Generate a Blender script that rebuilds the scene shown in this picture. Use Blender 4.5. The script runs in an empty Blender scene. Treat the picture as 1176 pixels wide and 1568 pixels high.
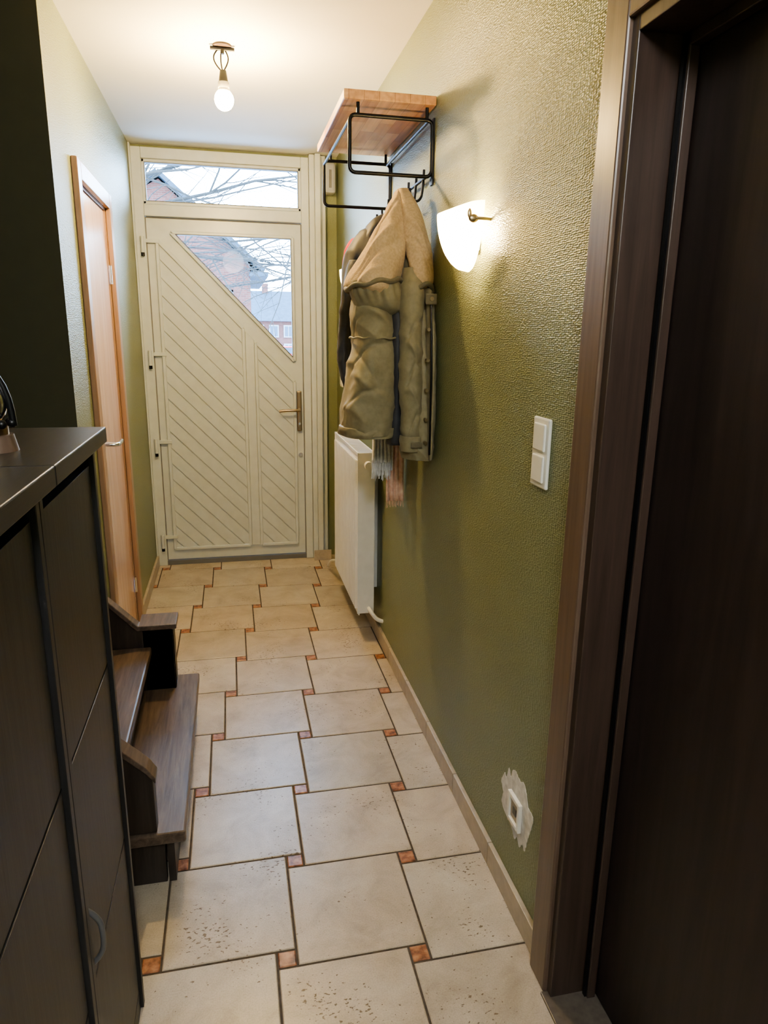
import bpy, bmesh, math, random
from mathutils import Vector, Matrix, noise
random.seed(7)
S=bpy.context.scene
C=S.collection
try: S.view_settings.look='AgX - Medium High Contrast'
except Exception: pass

# ------------------------------------------------------------ materials
def new_mat(name):
    m=bpy.data.materials.new(name); m.use_nodes=True
    nt=m.node_tree; b=nt.nodes['Principled BSDF']
    return m,nt,b
def setc(b,col): b.inputs['Base Color'].default_value=(*col,1)
def N(nt,t,**k):
    n=nt.nodes.new(t)
    for a,v in k.items():
        if a in n.inputs: n.inputs[a].default_value=v
        else: setattr(n,a,v)
    return n
def coords(nt,scale=(1,1,1),rot=(0,0,0)):
    tc=N(nt,'ShaderNodeTexCoord'); mp=N(nt,'ShaderNodeMapping')
    mp.inputs['Scale'].default_value=scale; mp.inputs['Rotation'].default_value=rot
    nt.links.new(tc.outputs['Object'],mp.inputs['Vector']); return mp.outputs['Vector']
def ramp(nt,fac,stops):
    r=N(nt,'ShaderNodeValToRGB'); el=r.color_ramp.elements
    while len(el)<len(stops): el.new(0.5)
    for e,(p,c) in zip(el,stops):
        e.position=p; e.color=(*c,1) if len(c)==3 else c
    nt.links.new(fac,r.inputs['Fac']); return r.outputs['Color']
def bump(nt,b,h,strength=0.3,dist=0.002):
    bp=N(nt,'ShaderNodeBump'); bp.inputs['Strength'].default_value=strength; bp.inputs['Distance'].default_value=dist
    nt.links.new(h,bp.inputs['Height']); nt.links.new(bp.outputs['Normal'],b.inputs['Normal'])
def plain(name,col,rough=0.5,metal=0.0,var=0.0,scale=20):
    m,nt,b=new_mat(name); setc(b,col)
    b.inputs['Roughness'].default_value=rough; b.inputs['Metallic'].default_value=metal
    v=coords(nt); n=N(nt,'ShaderNodeTexNoise'); n.inputs['Scale'].default_value=scale; n.inputs['Detail'].default_value=4
    nt.links.new(v,n.inputs['Vector'])
    k=var if var>0 else 0.04
    lo=tuple(c*(1-k) for c in col); hi=tuple(min(1,c*(1+k)) for c in col)
    nt.links.new(ramp(nt,n.outputs['Fac'],[(0.3,lo),(0.7,hi)]),b.inputs['Base Color'])
    return m
def wood(name,c1,c2,rough=0.4,scale=(1,1,1),rot=(0,0,0),dens=12,bs=0.15,spec=0.5):
    m,nt,b=new_mat(name); b.inputs['Roughness'].default_value=rough
    b.inputs['Specular IOR Level'].default_value=spec
    v=coords(nt,scale,rot)
    n=N(nt,'ShaderNodeTexNoise'); n.inputs['Scale'].default_value=dens; n.inputs['Detail'].default_value=8; n.inputs['Roughness'].default_value=0.65
    n.inputs['Distortion'].default_value=0.6
    nt.links.new(v,n.inputs['Vector'])
    nt.links.new(ramp(nt,n.outputs['Fac'],[(0.32,c1),(0.68,c2)]),b.inputs['Base Color'])
    bump(nt,b,n.outputs['Fac'],bs,0.002); return m

def wallpaper():
    m,nt,b=new_mat('sage_wallpaper'); b.inputs['Roughness'].default_value=0.38
    b.inputs['Specular IOR Level'].default_value=0.55
    v=coords(nt)
    n=N(nt,'ShaderNodeTexNoise'); n.inputs['Scale'].default_value=2.5; n.inputs['Detail'].default_value=3; nt.links.new(v,n.inputs['Vector'])
    nt.links.new(ramp(nt,n.outputs['Fac'],[(0.3,(0.196,0.222,0.122)),(0.7,(0.222,0.248,0.143))]),b.inputs['Base Color'])
    v2=coords(nt,(170,105,230))
    vo=N(nt,'ShaderNodeTexVoronoi'); vo.inputs['Scale'].default_value=1.0; vo.inputs['Randomness'].default_value=0.55; nt.links.new(v2,vo.inputs['Vector'])
    n2=N(nt,'ShaderNodeTexNoise'); n2.inputs['Scale'].default_value=1.0; nt.links.new(v2,n2.inputs['Vector'])
    mm=N(nt,'ShaderNodeMath',operation='MULTIPLY_ADD'); nt.links.new(n2.outputs['Fac'],mm.inputs[0]); mm.inputs[1].default_value=0.4; nt.links.new(vo.outputs['Distance'],mm.inputs[2])
    bump(nt,b,mm.outputs[0],0.85,0.0022)
    return m
M_WALL=wallpaper()
M_DARKWALL=plain('shaded_green_wall',(0.045,0.045,0.024),0.85)  # green wall with the unlit stairwell's shade put into its colour
M_CEIL=plain('ceiling_paint',(0.80,0.80,0.765),0.75,var=0.02,scale=3)
M_WHITE=plain('white_pvc',(0.56,0.59,0.575),0.32)
M_PLASTIC=plain('white_plastic',(0.84,0.83,0.79),0.3)
M_RAD=plain('radiator_enamel',(0.80,0.80,0.79),0.3)
M_BLACK=plain('black_metal',(0.012,0.012,0.014),0.35,0.6)
M_GAP=plain('gap_shade',(0.004,0.004,0.004),0.9)
M_GREY=plain('grey_rubber',(0.15,0.15,0.15),0.6)
M_CHIME=plain('chime_grey',(0.32,0.33,0.35),0.4)
M_CHROME=plain('chrome',(0.75,0.75,0.75),0.18,1.0)
M_BRASS=plain('brushed_bronze',(0.42,0.33,0.22),0.3,1.0)
M_CAB=wood('blackbrown_wood',(0.009,0.009,0.010),(0.027,0.026,0.028),0.42,(25,25,1.2),dens=3,bs=0.25)
M_CABTOP=wood('blackbrown_wood_top',(0.007,0.006,0.006),(0.020,0.017,0.016),0.36,(20,1.5,20),dens=3,bs=0.2,spec=0.35)
M_HANDLE=plain('cabinet_handle',(0.10,0.10,0.105),0.35)
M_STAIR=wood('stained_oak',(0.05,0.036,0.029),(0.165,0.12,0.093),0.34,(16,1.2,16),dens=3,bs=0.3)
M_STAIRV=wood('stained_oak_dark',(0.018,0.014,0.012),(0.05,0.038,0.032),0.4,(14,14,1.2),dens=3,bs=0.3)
M_DOORW=wood('door_veneer_sheen',(0.55,0.35,0.26),(0.70,0.49,0.39),0.22,(10,10,0.8),dens=3,bs=0.05)  # brown leaf, its pale pink reflection put into the base colour
M_CASE=wood('casing_veneer',(0.095,0.062,0.046),(0.155,0.105,0.08),0.33,(18,18,0.8),dens=3,bs=0.08)
M_JAMB=wood('jamb_veneer',(0.038,0.024,0.019),(0.07,0.045,0.036),0.38,(18,18,0.8),dens=3,bs=0.08)
M_CASEL=wood('casing_veneer_mid',(0.28,0.17,0.11),(0.40,0.25,0.17),0.3,(18,18,0.8),dens=3,bs=0.08)
M_DDOOR=wood('dark_door_veneer',(0.014,0.009,0.0085),(0.032,0.020,0.019),0.5,(9,9,0.7),dens=3,bs=0.08)
M_SKIRT=wood('skirting_tile',(0.38,0.325,0.26),(0.48,0.415,0.335),0.4,(6,6,6),dens=4,bs=0.1)
M_THRESH=plain('threshold_stone',(0.12,0.10,0.085),0.35,var=0.2,scale=60)
M_PLASTER=plain('raw_plaster',(0.74,0.73,0.72),0.9,var=0.2,scale=45)
M_GROUT=plain('grout',(0.075,0.058,0.045),0.9,var=0.3,scale=60)

def emis(name,col,st):
    m=bpy.data.materials.new(name); m.use_nodes=True; nt=m.node_tree; nt.nodes.clear()
    e=nt.nodes.new('ShaderNodeEmission'); o=nt.nodes.new('ShaderNodeOutputMaterial')
    e.inputs['Color'].default_value=(*col,1); e.inputs['Strength'].default_value=st
    nt.links.new(e.outputs[0],o.inputs[0]); return m
def glass(name,tint=(0.95,0.98,1)):
    m=bpy.data.materials.new(name); m.use_nodes=True; nt=m.node_tree; nt.nodes.clear()
    t=nt.nodes.new('ShaderNodeBsdfTransparent'); t.inputs[0].default_value=(*tint,1)
    g=nt.nodes.new('ShaderNodeBsdfGlossy'); g.inputs['Roughness'].default_value=0.02; g.inputs[0].default_value=(0.12,0.12,0.12,1)
    f=nt.nodes.new('ShaderNodeFresnel'); f.inputs[0].default_value=1.25
    mx=nt.nodes.new('ShaderNodeMixShader'); o=nt.nodes.new('ShaderNodeOutputMaterial')
    nt.links.new(f.outputs[0],mx.inputs[0]); nt.links.new(t.outputs[0],mx.inputs[1]); nt.links.new(g.outputs[0],mx.inputs[2]); nt.links.new(mx.outputs[0],o.inputs[0]); return m
M_GLASS=glass('window_glass')
def shade_mat():
    m=bpy.data.materials.new('opal_glass'); m.use_nodes=True; nt=m.node_tree; nt.nodes.clear()
    t=nt.nodes.new('ShaderNodeBsdfTranslucent'); t.inputs[0].default_value=(0.97,0.91,0.76,1)
    d=nt.nodes.new('ShaderNodeBsdfPrincipled'); d.inputs['Base Color'].default_value=(0.9,0.88,0.8,1); d.inputs['Roughness'].default_value=0.2
    mx=nt.nodes.new('ShaderNodeMixShader'); mx.inputs[0].default_value=0.35; o=nt.nodes.new('ShaderNodeOutputMaterial')
    nt.links.new(t.outputs[0],mx.inputs[1]); nt.links.new(d.outputs[0],mx.inputs[2]); nt.links.new(mx.outputs[0],o.inputs[0]); return m
M_SHADE=shade_mat()

def tile_mat():
    m,nt,b=new_mat('travertine_tile'); b.inputs['Roughness'].default_value=0.33
    at=N(nt,'ShaderNodeVertexColor'); at.layer_name='tint'
    v=coords(nt)
    n=N(nt,'ShaderNodeTexNoise'); n.inputs['Scale'].default_value=7; n.inputs['Detail'].default_value=9; n.inputs['Roughness'].default_value=0.65; n.inputs['Distortion'].default_value=0.5
    nt.links.new(v,n.inputs['Vector'])
    base=ramp(nt,n.outputs['Fac'],[(0.28,(0.38,0.315,0.245)),(0.5,(0.50,0.43,0.35)),(0.72,(0.60,0.53,0.445))])
    n3=N(nt,'ShaderNodeTexNoise'); n3.inputs['Scale'].default_value=260; n3.inputs['Detail'].default_value=2; nt.links.new(v,n3.inputs['Vector'])
    sp=ramp(nt,n3.outputs['Fac'],[(0.3,(0.86,0.85,0.83)),(0.6,(1,1,1))])
    mul0=N(nt,'ShaderNodeMixRGB',blend_type='MULTIPLY'); mul0.inputs['Fac'].default_value=1
    nt.links.new(base,mul0.inputs[1]); nt.links.new(sp,mul0.inputs[2])
    mul=N(nt,'ShaderNodeMixRGB',blend_type='MULTIPLY'); mul.inputs['Fac'].default_value=1
    nt.links.new(mul0.outputs[0],mul.inputs[1]); nt.links.new(at.outputs['Color'],mul.inputs[2])
    v2=coords(nt,(1.0,1.6,1))
    p=N(nt,'ShaderNodeTexNoise'); p.inputs['Scale'].default_value=85; p.inputs['Detail'].default_value=2; nt.links.new(v2,p.inputs['Vector'])
    q=N(nt,'ShaderNodeTexNoise'); q.inputs['Scale'].default_value=4.5; q.inputs['Detail'].default_value=4; nt.links.new(v,q.inputs['Vector'])
    ad=N(nt,'ShaderNodeMath',operation='MULTIPLY_ADD'); nt.links.new(q.outputs['Fac'],ad.inputs[0]); ad.inputs[1].default_value=0.6; nt.links.new(p.outputs['Fac'],ad.inputs[2])
    mr=N(nt,'ShaderNodeMapRange'); mr.inputs['From Min'].default_value=0.985; mr.inputs['From Max'].default_value=1.03
    nt.links.new(ad.outputs[0],mr.inputs['Value']); mask=mr.outputs['Result']
    mx=N(nt,'ShaderNodeMixRGB'); nt.links.new(mask,mx.inputs['Fac']); nt.links.new(mul.outputs[0],mx.inputs[1]); mx.inputs[2].default_value=(0.17,0.125,0.085,1)
    nt.links.new(mx.outputs[0],b.inputs['Base Color'])
    inv=N(nt,'ShaderNodeMath',operation='SUBTRACT'); inv.inputs[0].default_value=1; nt.links.new(mask,inv.inputs[1])
    bump(nt,b,inv.outputs[0],0.4,0.0015)
    return m
M_TILE=tile_mat()
def terra_mat():
    m,nt,b=new_mat('terracotta_insert'); b.inputs['Roughness'].default_value=0.35
    v=coords(nt); n=N(nt,'ShaderNodeTexNoise'); n.inputs['Scale'].default_value=45; n.inputs['Detail'].default_value=5; nt.links.new(v,n.inputs['Vector'])
    nt.links.new(ramp(nt,n.outputs['Fac'],[(0.32,(0.09,0.035,0.02)),(0.5,(0.34,0.14,0.07)),(0.66,(0.48,0.25,0.14))]),b.inputs['Base Color']); return m
M_TERRA=terra_mat()
def fabric(name,c1,c2,rough=0.85,sc=40,bs=0.4,fine=600):
    m,nt,b=new_mat(name); b.inputs['Roughness'].default_value=rough
    b.inputs['Sheen Weight'].default_value=0.1
    v=coords(nt); n=N(nt,'ShaderNodeTexNoise'); n.inputs['Scale'].default_value=sc; n.inputs['Detail'].default_value=6; nt.links.new(v,n.inputs['Vector'])
    nt.links.new(ramp(nt,n.outputs['Fac'],[(0.3,c1),(0.7,c2)]),b.inputs['Base Color'])
    n2=N(nt,'ShaderNodeTexNoise'); n2.inputs['Scale'].default_value=sc*1.2; n2.inputs['Detail'].default_value=8; nt.links.new(v,n2.inputs['Vector'])
    bump(nt,b,n2.outputs['Fac'],bs,0.004); return m
M_OLIVE=fabric('olive_cotton',(0.215,0.185,0.108),(0.27,0.235,0.145),0.65,60,0.15)
M_OLIVED=fabric('olive_cotton_dark',(0.12,0.105,0.065),(0.16,0.14,0.09),0.7,60,0.15)
M_FLEECE=fabric('beige_fleece',(0.50,0.36,0.21),(0.64,0.48,0.30),1.0,120,0.5)
M_BLKF=fabric('black_cloth',(0.012,0.013,0.018),(0.035,0.038,0.05),0.6,20,0.3)
M_RED=fabric('red_cloth',(0.35,0.015,0.015),(0.5,0.03,0.03),0.8,20,0.4)
M_PEACH=fabric('peach_scarf',(0.70,0.42,0.30),(0.85,0.62,0.48),0.9,60,0.5)
M_LACE=fabric('pale_scarf',(0.65,0.65,0.65),(0.88,0.88,0.88),0.9,90,0.8)
def butcher():
    m,nt,b=new_mat('acacia_planks'); b.inputs['Roughness'].default_value=0.4
    v=coords(nt,(1,1,1),(0,0,math.pi/2))
    br=N(nt,'ShaderNodeTexBrick'); br.inputs['Scale'].default_value=1.0
    br.inputs['Brick Width'].default_value=0.22; br.inputs['Row Height'].default_value=0.05; br.inputs['Mortar Size'].default_value=0.0006
    br.inputs['Color1'].default_value=(0.45,0.21,0.095,1); br.inputs['Color2'].default_value=(0.70,0.43,0.22,1); br.inputs['Mortar'].default_value=(0.2,0.08,0.03,1)
    nt.links.new(v,br.inputs['Vector'])
    v2=coords(nt,(22,1.5,22)); n=N(nt,'ShaderNodeTexNoise'); n.inputs['Scale'].default_value=3; n.inputs['Detail'].default_value=6; nt.links.new(v2,n.inputs['Vector'])
    mul=N(nt,'ShaderNodeMixRGB',blend_type='MULTIPLY'); mul.inputs['Fac'].default_value=0.8
    nt.links.new(br.outputs['Color'],mul.inputs[1]); nt.links.new(ramp(nt,n.outputs['Fac'],[(0.3,(0.6,0.55,0.5)),(0.65,(1,1,1))]),mul.inputs[2])
    nt.links.new(mul.outputs[0],b.inputs['Base Color']); return m
M_SHELF=butcher()
def brickm(name,c1,c2,mort,sc=1.0):
    m,nt,b=new_mat(name); b.inputs['Roughness'].default_value=0.9
    v=coords(nt,(1,1,1),(math.pi/2,0,0))
    br=N(nt,'ShaderNodeTexBrick'); br.inputs['Scale'].default_value=sc
    br.inputs['Brick Width'].default_value=0.22; br.inputs['Row Height'].default_value=0.075; br.inputs['Mortar Size'].default_value=0.008
    br.inputs['Color1'].default_value=(*c1,1); br.inputs['Color2'].default_value=(*c2,1); br.inputs['Mortar'].default_value=(*mort,1)
    nt.links.new(v,br.inputs['Vector']); nt.links.new(br.outputs['Color'],b.inputs['Base Color']); return m
M_BRICK=brickm('house_brick',(0.085,0.022,0.015),(0.12,0.036,0.025),(0.11,0.065,0.05))
M_ROOF=plain('roof_slate',(0.022,0.034,0.046),0.8,var=0.25,scale=3)
M_BARK=plain('bark',(0.030,0.026,0.022),0.9,var=0.3)
M_GROUND=plain('paving_outside',(0.45,0.47,0.50),0.9,var=0.2,scale=1)
M_WINB=plain('house_window_glass',(0.025,0.04,0.06),0.3)
M_WINF=plain('house_window_frame',(0.2,0.2,0.2),0.5)

# ------------------------------------------------------------ geometry helpers
def mk(name,bm,mat,smooth=False):
    me=bpy.data.meshes.new(name); bmesh.ops.recalc_face_normals(bm,faces=bm.faces); bm.to_mesh(me); bm.free()
    mats=mat if isinstance(mat,(list,tuple)) else [mat]
    for m in mats: me.materials.append(m)
    if smooth:
        for p in me.polygons: p.use_smooth=True
    o=bpy.data.objects.new(name,me); C.objects.link(o); return o
def addbox(bm,x0,x1,y0,y1,z0,z1):
    r=bmesh.ops.create_cube(bm,size=1)
    for v in r['verts']:
        v.co=Vector(((x0+x1)/2+v.co.x*(x1-x0),(y0+y1)/2+v.co.y*(y1-y0),(z0+z1)/2+v.co.z*(z1-z0)))
    return r['verts']
def bev(o,w,seg=2):
    if w>0:
        md=o.modifiers.new('bev','BEVEL'); md.width=w; md.segments=seg; md.limit_method='ANGLE'; md.angle_limit=0.6
    return o
def box(name,x0,x1,y0,y1,z0,z1,mat,b=0.0):
    bm=bmesh.new(); addbox(bm,x0,x1,y0,y1,z0,z1); return bev(mk(name,bm,mat),b)
def boxes(name,lst,mat,b=0.0):
    bm=bmesh.new()
    for l in lst: addbox(bm,*l)
    return bev(mk(name,bm,mat),b)
def prismbm(bm,pts,axis,a0,a1):
    def P(p,a):
        if axis=='Y': return Vector((p[0],a,p[1]))
        if axis=='X': return Vector((a,p[0],p[1]))
        return Vector((p[0],p[1],a))
    v0=[bm.verts.new(P(p,a0)) for p in pts]; v1=[bm.verts.new(P(p,a1)) for p in pts]
    bm.faces.new(v0); bm.faces.new(v1[::-1]); n=len(pts)
    for i in range(n): bm.faces.new((v0[i],v0[(i+1)%n],v1[(i+1)%n],v1[i]))
def prism(name,pts,axis,a0,a1,mat,b=0.0):
    bm=bmesh.new(); prismbm(bm,pts,axis,a0,a1); return bev(mk(name,bm,mat),b)
def cyl(name,p,q,r,mat,r2=None,seg=24):
    bm=bmesh.new(); p=Vector(p); q=Vector(q); d=q-p
    bmesh.ops.create_cone(bm,cap_ends=True,segments=seg,radius1=r,radius2=r if r2 is None else r2,depth=d.length)
    M=Matrix.Translation((p+q)/2)@d.to_track_quat('Z','Y').to_matrix().to_4x4()
    bmesh.ops.transform(bm,matrix=M,verts=bm.verts)
    o=mk(name,bm,mat,True)
    md=o.modifiers.new('es','EDGE_SPLIT'); md.split_angle=0.7
    return o
def sph(name,c,r,mat,sc=(1,1,1),sub=3):
    bm=bmesh.new(); bmesh.ops.create_icosphere(bm,subdivisions=sub,radius=r)
    for v in bm.verts: v.co=Vector((c[0]+v.co.x*sc[0],c[1]+v.co.y*sc[1],c[2]+v.co.z*sc[2]))
    return mk(name,bm,mat,True)
def tube(name,paths,r,mat,cyclic=False,smooth=False,res=2):
    cu=bpy.data.curves.new(name,'CURVE'); cu.dimensions='3D'; cu.bevel_depth=r; cu.bevel_resolution=res; cu.use_fill_caps=True
    for path in paths:
        s=cu.splines.new('NURBS' if smooth else 'POLY'); s.points.add(len(path)-1)
        for i,p in enumerate(path): s.points[i].co=(p[0],p[1],p[2],1); s.points[i].radius=p[3] if len(p)>3 else 1
        s.use_cyclic_u=cyclic
        if smooth: s.order_u=3; s.use_endpoint_u=True; s.resolution_u=6
    cu.materials.append(mat); o=bpy.data.objects.new(name,cu); C.objects.link(o); return o
def group(name,parts,loc):
    e=bpy.data.objects.new(name,None); e.location=loc; e.empty_display_size=0.05; C.objects.link(e)
    for p in parts:
        p.parent=e; p.matrix_parent_inverse=Matrix.Translation(Vector(loc)).inverted()
    return e
def crom(a,b,c,d,t):
    return 0.5*((2*b)+(-a+c)*t+(2*a-5*b+4*c-d)*t*t+(-a+3*b-3*c+d)*t**3)
def sm(x): return x*x*(3-2*x)
def loft(name,keys,mat,rows=60,seg=72,folds=5,famp=0.08,namp=0.012,seed=0.0,wrk=0.006,hemw=0.0,tilt=8,cl=0.683,zf=9.0,creases=()):
    # keys: (cx,cy,cz,rx,ry) ; creases: (theta0,z0,slope,halfwidth_theta,depth,thick)
    bm=bmesh.new(); rings=[]; n=len(keys)-1
    for i in range(rows+1):
        u=i/rows*n; k=min(int(u),n-1); t=u-k
        K=[keys[max(0,min(n,k+j))] for j in (-1,0,1,2)]
        v=[crom(K[0][m],K[1][m],K[2][m],K[3][m],t) for m in range(5)]
        ring=[]
        for j in range(seg):
            th=2*math.pi*j/seg
            ph=seed+0.9*math.sin(i/rows*3+seed)
            f=1+famp*(math.sin(folds*th+ph)+0.5*math.sin((folds*2-1)*th-ph*1.7+i/rows*2))*min(1,0.3+i/rows)
            x=v[0]+v[3]*f*math.cos(th); y=v[1]+v[4]*f*math.sin(th); z=v[2]
            if hemw: z+=hemw*math.sin(th)*(i/rows)
            c1=1-abs(noise.noise(Vector((x*6+seed,y*6,z*zf+x*tilt))))*2
            c2=1-abs(noise.noise(Vector((x*13-seed,y*13,z*zf*1.7-x*tilt*1.6))))*2
            nn=noise.noise(Vector((x*7+seed*3,y*7,z*2)))*namp + (c1*abs(c1)-0.4)*wrk+(c2*abs(c2)-0.4)*wrk*0.45
            for (t0,z0,sl,hw,dp,tk) in creases:
                dt=(th-t0+math.pi)%(2*math.pi)-math.pi
                if abs(dt)<hw:
                    dz=z-(z0+sl*dt+0.02*math.cos(dt*3))
                    nn+=dp*math.exp(-(dz/tk)**2)*sm(1-abs(dt)/hw)
            p=Vector((x,y,z))+Vector((math.cos(th),math.sin(th),0))*nn
            p.x=min(p.x,cl)
            ring.append(bm.verts.new(p))
        rings.append(ring)
    for a,b in zip(rings,rings[1:]):
        for j in range(seg): bm.faces.new((a[j],a[(j+1)%seg],b[(j+1)%seg],b[j]))
    bm.faces.new(rings[0]); bm.faces.new(rings[-1][::-1])
    return mk(name,bm,mat,True)

# ------------------------------------------------------------ room constants
XL,XR=-0.52,0.69
YD=4.60
H=2.55
bm=bmesh.new(); col=bm.loops.layers.float_color.new('tint')
a,b_=0.327,0.049
for i in range(-8,8):
    for j in range(-9,14):
        cx=0.079+i*a+j*b_; cy=1.398-i*b_+j*a
        for big in (0,1):
            if big: x0,x1,y0,y1=cx+b_/2,cx+b_/2+a,cy-b_/2,cy-b_/2+a
            else: x0,x1,y0,y1=cx-b_/2,cx+b_/2,cy-b_/2,cy+b_/2
            if x1<-1.7 or x0>0.9 or y1<-1.2 or y0>4.8: continue
            g=0.003; x0+=g;x1-=g;y0+=g;y1-=g
            c=0.0025; t=random.uniform(0.90,1.08); w=random.uniform(-0.025,0.025)
            lo=[bm.verts.new((x,y,-0.004)) for x,y in ((x0,y0),(x1,y0),(x1,y1),(x0,y1))]
            mi=[bm.verts.new((x,y,-0.0015)) for x,y in ((x0,y0),(x1,y0),(x1,y1),(x0,y1))]
            hi=[bm.verts.new((x,y,0)) for x,y in ((x0+c,y0+c),(x1-c,y0+c),(x1-c,y1-c),(x0+c,y1-c))]
            fs=[bm.faces.new(hi)]
            for k in range(4):
                fs.append(bm.faces.new((lo[k],lo[(k+1)%4],mi[(k+1)%4],mi[k])))
                fs.append(bm.faces.new((mi[k],mi[(k+1)%4],hi[(k+1)%4],hi[k])))
            for f in fs:
                f.material_index=0 if big else 1
                for l in f.loops: l[col]=(t+w,t,t-w,1)
for co,no in (((-1.6,0,0),(-1,0,0)),((0.84,0,0),(1,0,0)),((0,-1.1,0),(0,-1,0)),((0,4.64,0),(0,1,0))):
    bmesh.ops.bisect_plane(bm,geom=bm.verts[:]+bm.edges[:]+bm.faces[:],plane_co=co,plane_no=no,clear_outer=True)
vs=addbox(bm,-1.6,0.84,-1.1,4.64,-0.1,-0.0025)
for v in vs:
    for f in v.link_faces: f.material_index=2
mk('floor',bm,[M_TILE,M_TERRA,M_GROUT])
box('ceiling',-1.7,0.95,-1.2,4.75,H,H+0.1,M_CEIL)
boxes('wall_right',[(XR,0.84,1.20,4.75,0,H),(XR,0.84,0.26,1.20,2.02,H),(XR,0.84,-1.2,0.26,0,H)],M_WALL)
boxes('wall_left',[(XL-0.12,XL,2.54,2.90,0,H),(XL-0.12,XL,2.90,3.54,2.05,H),(XL-0.12,XL,3.54,4.75,0,H)],M_WALL)
box('wall_left_near',XL-0.10,XL,-1.2,1.60,0,H,M_WALL)
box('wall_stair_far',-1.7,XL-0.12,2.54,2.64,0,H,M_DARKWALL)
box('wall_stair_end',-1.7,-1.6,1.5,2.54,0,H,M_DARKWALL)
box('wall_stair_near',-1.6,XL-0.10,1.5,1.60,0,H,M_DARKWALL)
box('wall_corner_shade',XL-0.1201,XL-0.0004,2.5385,2.5402,0,H,M_DARKWALL)  # thin sheet that carries the painted stairwell shade over the wall end
box('wall_back',XL,XR,-1.2,-1.1,0,H,M_WALL)
boxes('wall_front',[(XL-0.12,-0.51,YD,4.75,0,H),(0.512,XR,YD,4.75,0,H),(-0.51,0.512,YD,4.75,2.535,H)],M_WALL)

def skirt(name,x0,x1,ys):
    bm=bmesh.new()
    y=ys[0]
    while y<ys[1]-0.01:
        y2=min(y+0.33,ys[1]); addbox(bm,x0,x1,y,y2-0.003,0,0.075); y=y2
    return bev(mk(name,bm,M_SKIRT),0.002)
skirt('baseboard_right',XR-0.014,XR,(1.27,4.5))
skirt('baseboard_left',XL,XL+0.014,(3.62,4.55))
skirt('baseboard_near',XL,XL+0.014,(-1.1,0.5))

# ------------------------------------------------------------ front door
def clip(poly,nx,nz,d,keep=1):
    out=[]
    for i in range(len(poly)):
        p=poly[i];q=poly[(i+1)%len(poly)]
        dp=(p[0]*nx+p[1]*nz-d)*keep; dq=(q[0]*nx+q[1]*nz-d)*keep
        if dp>=0: out.append(p)
        if dp*dq<0:
            t=dp/(dp-dq); out.append((p[0]+(q[0]-p[0])*t,p[1]+(q[1]-p[1])*t))
    return out
def bar2(bm,p,q,w,y0,y1):
    p=Vector(p);q=Vector(q);d=(q-p).normalized();n=Vector((-d.y,d.x))*w/2
    prismbm(bm,[tuple(p-n),tuple(q-n),tuple(q+n),tuple(p+n)],'Y',y0,y1)
parts=[]
F0=4.55
parts.append(boxes('frame',[(-0.51,-0.455,F0,4.66,0,2.53),(0.465,0.512,F0,4.66,0,2.53),(-0.455,0.465,F0,4.66,2.47,2.53),(-0.455,0.465,F0,4.66,2.16,2.225)],M_WHITE,0.004))
bm=bmesh.new()
for p,q in (((-0.455,2.235),(0.465,2.235)),((-0.455,2.461),(0.465,2.461)),((-0.447,2.225),(-0.447,2.47)),((0.457,2.225),(0.457,2.47))):
    bar2(bm,p,q,0.018,F0+0.012,F0+0.05)
parts.append(bev(mk('transom_bead',bm,M_WHITE),0.003))
parts.append(box('transom_glass',-0.455,0.465,4.60,4.606,2.225,2.47,M_GLASS))
A=(-0.313,2.075);B=(0.407,2.075);Cc=(0.407,1.33)
bm=bmesh.new()
L0=4.575;L1=4.63
prismbm(bm,[(-0.45,0.035),(0.46,0.035),(0.46,1.33),(0.407,1.33),(-0.313,2.075),(-0.45,2.075)],'Y',L0,L1)
prismbm(bm,[(-0.45,2.075),(0.46,2.075),(0.46,2.152),(-0.45,2.152)],'Y',L0,L1)
prismbm(bm,[(0.407,1.33),(0.46,1.33),(0.46,2.075),(0.407,2.075)],'Y',L0,L1)
parts.append(mk('leaf',bm,M_WHITE))
bm=bmesh.new()
nx,nz=1.035,1.0; nl=math.hypot(nx,nz); nx/=nl; nz/=nl
for poly in ([(-0.40,0.11),(0.09,0.11),(0.09,1.53),(-0.385,2.02)],[(0.165,0.11),(0.40,0.11),(0.40,1.20),(0.165,1.44)]):
    d=-0.6
    while d<1.6:
        q=clip(clip(poly,nx,nz,d+0.0025,1),nx,nz,d+0.072-0.0025,-1)
        if len(q)>=3: prismbm(bm,q,'Y',L0-0.008,L0+0.001)
        d+=0.072
parts.append(bev(mk('diagonal_planks',bm,M_WHITE),0.0015,1))
bm=bmesh.new()
for pl in ([(-0.40,0.11),(0.09,0.11),(0.09,1.53),(-0.395,2.03)],[(0.165,0.11),(0.405,0.11),(0.405,1.20),(0.165,1.445)],[A,B,Cc]):
    for i in range(len(pl)): bar2(bm,pl[i],pl[(i+1)%len(pl)],0.02,L0-0.018,L0+0.002)
prismbm(bm,[(0.10,0.11),(0.155,0.11),(0.155,1.46),(0.10,1.515)],'Y',L0-0.012,L0)
parts.append(bev(mk('panel_mouldings',bm,M_WHITE),0.004))
parts.append(prism('leaf_glass',[A,B,Cc],'Y',4.60,4.606,M_GLASS))
bm=bmesh.new()
A2=(-0.285,2.066);B2=(0.398,2.066);C2=(0.398,1.357)
for p,q in ((A2,B2),(B2,C2),(C2,A2)): bar2(bm,p,q,0.004,L0-0.0185,L0+0.02)
for p,q in (((-0.44,2.244),(0.45,2.244)),((-0.44,2.452),(0.45,2.452)),((-0.438,2.244),(-0.438,2.452)),((0.448,2.244),(0.448,2.452))):
    bar2(bm,p,q,0.004,F0+0.011,F0+0.05)
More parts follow.
